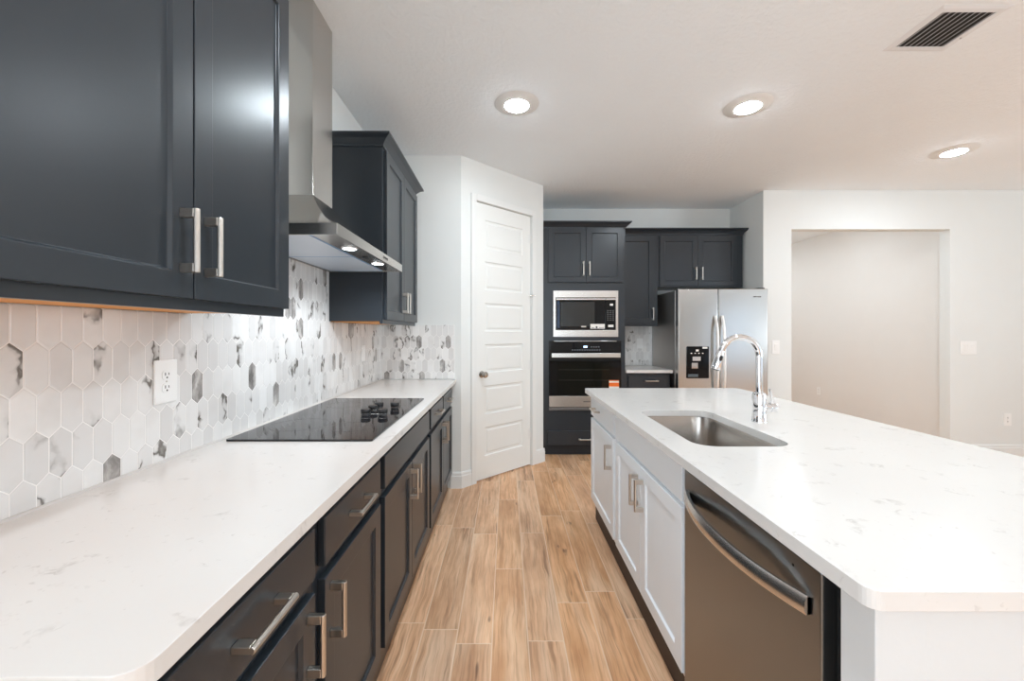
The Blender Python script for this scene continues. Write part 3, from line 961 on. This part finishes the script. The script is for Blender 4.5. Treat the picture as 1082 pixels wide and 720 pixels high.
# refrigerator
FX0, FX1, FY = 1.746, 2.662, 4.090
t = thing('refrigerator', 'stainless side-by-side refrigerator with water dispenser in back alcove', 'refrigerator', (FX0, FY, 0))
FW, FH = FX1 - FX0, 1.752
obj('body', B((0.0, 0.078, 0.02), (FW, 0.72, FH - 0.012)), M['steel_side'], t, 0.004)
obj('gasket', B((0.012, 0.060, 0.07), (FW - 0.012, 0.078, FH - 0.02)), M['rubber'], t)
obj('base_grille', B((0.01, 0.05, 0.01), (FW - 0.01, 0.078, 0.065)), M['rubber'], t)
for hx in (0.02, FW - 0.09):
    obj('hinge_cover', B((hx, 0.02, FH - 0.001), (hx + 0.07, 0.14, FH + 0.012)), M['rubber'], t, 0.004)
sx = 0.410
def fdoor(a, b):
    return B((a, 0.0, 0.075), (b, 0.060, FH))
dl = obj('freezer_door', fdoor(0.001, sx - 0.0035), M['steel_v'], t, 0.008, 4)
dr = obj('refrigerator_door', fdoor(sx + 0.0035, FW), M['steel_v'], t, 0.008, 4)
def fhandle(cx):
    bm = NB()
    n = 20
    loops = []
    for k in range(n + 1):
        s = k / n
        z = 0.62 + 0.86 * s
        bow = 0.052 * (1 - (2 * s - 1) ** 4) + 0.002
        w = 0.016
        loops.append([(cx - w, -bow, z), (cx - w * 0.5, -bow - 0.014, z), (cx + w * 0.5, -bow - 0.014, z), (cx + w, -bow, z), (cx, -max(0.0, bow - 0.010), z)])
    rings(bm, loops)
    return bm
obj('handle', fhandle(sx - 0.034), M['steel_light'], dl, smooth=True)
obj('handle', fhandle(sx + 0.036), M['steel_light'], dr, smooth=True)
fx = lambda x: (x - VPX) * FY / F_PX - FX0
fz = lambda y: CAM_Z + (VPY - y) * FY / F_PX
d = obj('dispenser', None or slab([(p[0], p[1]) for p in rrect(fx(725.2), fz(400), fx(748.8), fz(366.2), 0.010, 4)], 0, 0.006), M['black_glass'], dl)
d.data.transform(Matrix(((1, 0, 0, 0), (0, 0, -1, 0), (0, 1, 0, 0), (0, 0, 0, 1))))
bm = B((fx(731.5), -0.009, fz(381.5)), (fx(740), -0.006, fz(377)))
obj('lever', bm, M['steel'], d, 0.002)
bm = B((fx(730.3), -0.012, fz(389.5)), (fx(737), -0.006, fz(383.5)))
obj('spout', bm, M['chrome'], d, 0.003)
bm = NB()
obj('status_light', B((fx(735), -0.0068, fz(371.5)), (fx(738), -0.006, fz(369.5))), M['paper'], d)
for k in range(4):
    obj('control_mark', B((fx(729.5 + 4 * k), -0.0068, fz(374)), (fx(731 + 4 * k), -0.006, fz(373))), M['paper'], d)
obj('drip_tray', B((fx(726.5), -0.016, fz(398.5)), (fx(737), -0.006, fz(395.5))), mat_plain('grey_drip_tray', srgb(86, 94, 98), 0.3), d, 0.002)
obj('label', B((fx(742), -0.0068, fz(368.6)), (fx(747.2), -0.006, fz(366.6))), M['paper'], d)
bm = NB()
for k, wv in enumerate((0.018, 0.012, 0.016, 0.014)):
    box(bm, (fx(796.0) + 0.021 * k, -0.0012, fz(314.3)), (fx(796.0) + 0.021 * k + wv, 0.0004, fz(313.2)))
obj('badge', bm, M['slot'], dr)

# ------------------------------------------------------------------ island
IX0, IX1, IY0, IY1 = 0.553, 1.632, 0.610, 2.843
SX0, SX1, SY0, SY1 = 0.662, 1.008, 1.388, 2.036
hole = rrect(SX0, SY0, SX1, SY1, 0.075, 8)
o = obj('island_countertop', slab(rrect(IX0, IY0, IX1, IY1, 0.022, 6), CT0, CT1, [hole[::-1]]), M['quartz'], bevel=0.003)
tag(o, 'large white quartz island countertop with a sink cut-out', 'countertop')
IFR = 0.612
IBD = 0.60
Z1I = CT0
def isl(label, y_hi, W, fronts, group='white base cabinets in the island'):
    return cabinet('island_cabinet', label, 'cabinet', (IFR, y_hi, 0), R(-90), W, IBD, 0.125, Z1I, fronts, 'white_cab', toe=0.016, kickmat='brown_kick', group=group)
W = 0.617
isl('white island cabinet at the far end, one drawer over one door', 2.825, W,
    [('drawer', 0.012, W - RV, 0.735, 0.862, ('h', W * 0.34, 0.800)), ('door', 0.012, W - RV, 0.155, 0.715, ('v', W - RV - 0.045, 0.60))])
W = 0.860
isl('white two-door island sink cabinet with a blank drawer front', 2.2075, W,
    [('panel', RV, W - 0.012, 0.735, 0.862), ('door', RV, W / 2 - 0.002, 0.155, 0.715, ('v', W / 2 - 0.036, 0.60)), ('door', W / 2 + 0.002, W - 0.012, 0.155, 0.715, ('v', W / 2 + 0.036, 0.60))])
bm = NB()
box(bm, (0.592, 0.645, 0), (1.33, 0.713, CT0))
box(bm, (1.225, 0.713, 0), (1.33, 2.825, CT0))
o = obj('kitchen_island', bm, M['island_wall'], bevel=0.002)
tag(o, 'white painted island body with the panel wall at its near end', 'island')

# dishwasher
t = thing('dishwasher', 'stainless dishwasher with bowed handle at the near end of island', 'dishwasher', (0.592, 1.338, 0), R(-90))
DWW = 0.583
obj('tub', B((0.006, 0.03, 0.10), (DWW + 0.028, 0.59, 0.868)), M['dark_void'], t)
obj('toe_panel', B((0.0, 0.075, 0.0), (DWW, 0.09, 0.10)), M['kick'], t)
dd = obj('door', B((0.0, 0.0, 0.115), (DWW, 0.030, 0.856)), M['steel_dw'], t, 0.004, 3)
bm = NB()
loops = []
n = 28
for k in range(n + 1):
    s = k / n
    x = 0.022 + (DWW - 0.05) * s
    bow = 0.048 * (1 - abs(2 * s - 1) ** 2.2) + 0.006
    zc = 0.775
    h = 0.019
    loops.append([(x, -bow + 0.010, zc + h * 0.85), (x, -bow, zc + h), (x, -bow - 0.005, zc + h * 0.4), (x, -bow - 0.006, zc - h * 0.5), (x, -bow - 0.001, zc - h), (x, -bow + 0.010, zc - h * 0.85)])
rings(bm, loops)
for s in (0.0, 1.0):
    x = 0.022 + (DWW - 0.05) * s
    box(bm, (x - 0.006 + (0.006 if s == 0 else -0.006), -0.006, 0.758), (x + 0.006 + (0.006 if s == 0 else -0.006), 0.001, 0.792))
obj('handle', bm, M['steel'], dd, smooth=True)
obj('sensor_dot', lathe(NB(), [(0.003, 0.0), (0.003, 0.001)], (DWW - 0.075, 0, 0.828), 'y', 10), M['rubber'], dd)
obj('side_screw', lathe(NB(), [(0.005, 0.0), (0.004, 0.004)], (DWW + 0.034, 0.05, 0.60), 'x', 10), M['steel'], t)

# sink
t = thing('sink', 'undermount stainless steel single-bowl sink in the island counter', 'sink', ((SX0 + SX1) / 2, (SY0 + SY1) / 2, 0.68))
cx, cy = (SX0 + SX1) / 2, (SY0 + SY1) / 2
def ring(off, z, r):
    return [(p[0] - cx, p[1] - cy, z - 0.68) for p in rrect(SX0 - off, SY0 - off, SX1 + off, SY1 + off, max(0.01, r), 8)]
zt = CT0 - 0.0008
loops = [ring(0.022, zt, 0.09), ring(0.006, zt, 0.08), ring(0.003, zt - 0.006, 0.077), ring(-0.004, 0.73, 0.072), ring(-0.009, 0.705, 0.068), ring(-0.025, 0.688, 0.055), ring(-0.055, 0.683, 0.03)]
bm = NB()
out = [[(p[0], p[1], p[2] - (0.0015 if i < 2 else 0.002)) for p in L] for i, L in enumerate(loops)]
out2 = [ring(0.022, zt - 0.0015, 0.09), ring(0.0085, zt - 0.0015, 0.082), ring(-0.001, 0.73, 0.074), ring(-0.006, 0.703, 0.070), ring(-0.023, 0.6855, 0.056), ring(-0.055, 0.681, 0.03)]
a = rings(bm, loops, False, True)
b = rings(bm, out2, False, True)
for i in range(len(a[0])):
    j = (i + 1) % len(a[0])
    bm.faces.new((a[0][i], a[0][j], b[0][j], b[0][i]))
obj('bowl', bm, M['steel_sink'], t, smooth=True)
obj('drain', lathe(NB(), [(0.045, 0.0035), (0.042, 0.006), (0.034, 0.005), (0.030, 0.0035)], (0, 0.03, 0), 'z', 32), M['chrome'], t, smooth=True)

# faucet
FCX, FCY = 1.116, 1.774
t = thing('faucet', 'tall chrome gooseneck pull-down faucet beside the island sink', 'faucet', (FCX, FCY, CT1))
obj('base', lathe(NB(), [(0.031, 0.0), (0.031, 0.004), (0.0285, 0.008), (0.0275, 0.06), (0.0275, 0.118), (0.025, 0.126), (0.016, 0.131)], seg=36), M['chrome'], t, smooth=True)
pts = [(0, 0, 0.128), (0, 0, 0.20), (0, 0, 0.286)]
ra, cz = 0.086, 0.286
for k in range(1, 25):
    a = R(162 * k / 24)
    pts.append((-ra + ra * math.cos(a), 0, cz + ra * math.sin(a)))
sp = obj('spout', tube(NB(), pts, 0.0138, 20), M['chrome'], t, smooth=True)
a = R(162)
p0 = Vector((-ra + ra * math.cos(a), 0, cz + ra * math.sin(a)))
dv = Vector((-math.sin(a), 0, math.cos(a)))
hd = obj('spray_head', tube(NB(), [p0 - dv * 0.001, p0 + dv * 0.012, p0 + dv * 0.014, p0 + dv * 0.045, p0 + dv * 0.082, p0 + dv * 0.086], [0.0142, 0.0150, 0.0165, 0.0185, 0.0205, 0.0195], 24), M['chrome'], t, smooth=True)
# oval button on the head, on the side that faces the room
nb = NB()
cpt = p0 + dv * 0.034
loops = []
for sc_, yo in ((1.0, -0.0165), (1.0, -0.0185), (0.7, -0.0195)):
    L = []
    for k in range(20):
        aa = 2 * math.pi * k / 20
        v = cpt + dv * (0.013 * sc_ * math.cos(aa)) + Vector((-dv.z, 0, dv.x)) * (0.0075 * sc_ * math.sin(aa)) + Vector((0, yo, 0))
        L.append(tuple(v))
    loops.append(L)
rings(nb, loops)
obj('spray_button', nb, M['black_plastic'], hd, smooth=True)
obj('nozzle', tube(NB(), [p0 + dv * 0.0855, p0 + dv * 0.088], 0.016, 20), M['rubber'], hd, smooth=True)
lv = obj('valve', lathe(NB(), [(0.017, 0.020), (0.017, 0.046), (0.0205, 0.048), (0.0215, 0.062), (0.0195, 0.070), (0.012, 0.075), (0.0, 0.076)], (0, 0, 0.062), 'x', 28, True, False), M['chrome'], t, smooth=True)
obj('lever', tube(NB(), [(0.052, -0.004, 0.080), (0.050, -0.010, 0.100), (0.044, -0.012, 0.120), (0.037, -0.014, 0.146)], [0.007, 0.006, 0.0055, 0.005], 14), M['chrome'], lv, smooth=True)

# ------------------------------------------------------------------ plates on the walls
def plate(kind, name, label, cat, loc, rz, w=0.072, h=0.116, gangs=1, group=None):
    t = thing(name, label, cat, loc, rz, group)
    obj('cover_plate', B((-w / 2, -0.006, -h / 2), (w / 2, 0, h / 2)), M['white_plastic'], t, 0.003)
    for k in range(gangs):
        ox = (k - (gangs - 1) / 2) * 0.046
        if kind == 'outlet':
            for s in (-1, 1):
                oc = obj('socket', slab([(p[0], p[1]) for p in rrect(ox - 0.017, s * 0.0195 - 0.0145, ox + 0.017, s * 0.0195 + 0.0145, 0.011, 5)], 0.006, 0.0078), M['white_plastic'], t)
                oc.data.transform(Matrix(((1, 0, 0, 0), (0, 0, -1, 0), (0, 1, 0, 0), (0, 0, 0, 1))))
                bm = NB()
                box(bm, (ox - 0.0075, -0.0082, s * 0.0195 - 0.001), (ox - 0.0050, -0.0077, s * 0.0195 + 0.008))
                box(bm, (ox + 0.0050, -0.0082, s * 0.0195 + 0.000), (ox + 0.0075, -0.0077, s * 0.0195 + 0.007))
                lathe(bm, [(0.0028, 0.0077), (0.0028, 0.0082)], (ox, 0, s * 0.0195 - 0.0075), 'y', 12)
                obj('slots', bm, M['slot'], oc)
            obj('screw', lathe(NB(), [(0.0028, 0.006), (0.002, 0.0072)], (ox, 0, 0), 'y', 12), M['nickel'], t)
        else:
            bm = NB()
            rings(bm, [[(ox - 0.0165, -0.0055, -0.033), (ox + 0.0165, -0.0055, -0.033), (ox + 0.0165, -0.0055, 0.033), (ox - 0.0165, -0.0055, 0.033)],
                       [(ox - 0.0155, -0.0075, -0.032), (ox + 0.0155, -0.0075, -0.032), (ox + 0.0155, -0.0105, 0.032), (ox - 0.0155, -0.0105, 0.032)]])
            obj('rocker', bm, M['white_plastic'], t, 0.001)
    return t
XT = XW + 0.0079
plate('outlet', 'power_outlet', 'white outlet on the marble tile under the near wall cabinet', 'outlet', (XT, 1.229, 1.158), R(90), 0.082, 0.132)
plate('switch', 'light_switch', 'white switch plate on marble tile beyond the cooktop, under far wall cabinet', 'switch', (XT, 2.925, 1.157), R(90), 0.074, 0.12)
plate('switch', 'light_switch', 'white switch plate on the tile between oven tower and refrigerator', 'switch', (1.602, YB - 0.0079, 1.175), 0, 0.075, 0.12)
rx = lambda x: (x - VPX) * YF / F_PX
rzz = lambda y: CAM_Z + (VPY - y) * YF / F_PX
plate('switch', 'light_switch', 'white single switch plate between refrigerator and hall opening', 'switch', (rx(819.6), YF, rzz(367.0)), 0, 0.078, 0.142)
plate('switch', 'light_switch', 'wide white triple switch plate right of the hall opening', 'switch', (rx(1023), YF, rzz(367.6)), 0, 0.168, 0.142, 3)
plate('outlet', 'power_outlet', 'white outlet low on the wall right of the hall opening', 'outlet', (rx(1064), YF, rzz(443.5)), 0, 0.082, 0.132)
plate('outlet', 'power_outlet', 'white outlet low on the wall inside the hall', 'outlet', (XH, 6.16, 0.41), R(-90), 0.075, 0.118)

# ------------------------------------------------------------------ ceiling lights
def can_light():
    t = thing('recessed_light', 'lit recessed ceiling light above the aisle', 'ceiling light', (0.068, 2.616, CEIL), 0, 'recessed ceiling lights')
    obj('trim_ring', lathe(NB(), [(0.145, -0.0004), (0.140, -0.004), (0.098, -0.011), (0.078, -0.015), (0.078, -0.0005)], seg=48, cap0=False, cap1=False), M['trim'], t, smooth=True)
    obj('lens', lathe(NB(), [(0.0775, -0.010), (0.075, -0.0155), (0.060, -0.0205), (0.035, -0.0235), (0.0, -0.0245)], seg=40, cap0=True, cap1=False), M['can_lens'], t, smooth=True)
    return t
def dup(root, loc, label):
    r = root.copy()
    COL.objects.link(r)
    r.location = loc
    r['label'] = label
    for ch in list(root.children):
        c = ch.copy()
        COL.objects.link(c)
        c.parent = r
        for gch in list(ch.children):
            d = gch.copy()
            COL.objects.link(d)
            d.parent = c
    return r
c0 = can_light()
c0['label'] = 'lit recessed ceiling light above the aisle, leftmost of the three'
dup(c0, (1.584, 2.640, CEIL), 'lit recessed ceiling light above the island, middle of the three')
dup(c0, (3.672, 3.300, CEIL), 'lit recessed ceiling light in front of the hall opening, rightmost of three')
dup(c0, (0.068, 0.75, CEIL), 'lit recessed ceiling light over the near aisle, above the camera')
dup(c0, (1.584, 0.75, CEIL), 'lit recessed ceiling light over the near end of the island')
dup(c0, (0.068, -3.0, CEIL), 'unseen recessed ceiling light added behind the camera on the kitchen side')  # added out of view, like the next two, to light the room
dup(c0, (1.584, -3.0, CEIL), 'unseen recessed ceiling light added behind the camera beyond the island end')
dup(c0, (4.6, -1.8, CEIL), 'unseen recessed ceiling light added behind the camera on the living side')
dup(c0, (3.75, 5.3, CEIL), 'lit recessed ceiling light in the hall just behind the opening')
dup(c0, (3.75, 7.0, CEIL), 'unseen recessed ceiling light added deeper in the hall to brighten it')  # extra hall light, added out of view to lift the hall wall

# ------------------------------------------------------------------ ceiling vent
t = thing('ceiling_vent', 'square white louvred air vent in the ceiling above the island', 'vent', (2.145, 1.975, CEIL))
hx, hy, bw = 0.160, 0.150, 0.036
bm = NB()
q = lambda i, z: [(-hx + i, -hy + i, z), (hx - i, -hy + i, z), (hx - i, hy - i, z), (-hx + i, hy - i, z)]
rings(bm, [q(0, 0.0), q(0, -0.0008), q(0.016, -0.005), q(bw, -0.0055), q(bw, -0.0005)], False, False)
obj('frame', bm, M['vent'], t)
obj('duct_shade_sheet', B((-hx + bw, -hy + bw, -0.0012), (hx - bw, hy - bw, -0.0003)), M['dark_void'], t)  # flat near-black sheet painted as the shade behind the slats
n = 9
for k in range(n):
    x = -hx + bw + 0.010 + k * (2 * hx - 2 * bw - 0.02) / (n - 1)
    bm = NB()
    rings(bm, [[(x - 0.004, y, -0.0055), (x - 0.0028, y, -0.0060), (x + 0.005, y, -0.0016), (x + 0.0038, y, -0.0012)] for y in (-hy + bw, hy - bw)])
    obj('slat', bm, M['vent'], t)
obj('screw', lathe(NB(), [(0.004, -0.0045), (0.003, -0.0065)], (hx - 0.018, 0.05, 0), 'z', 10), M['slot'], t)
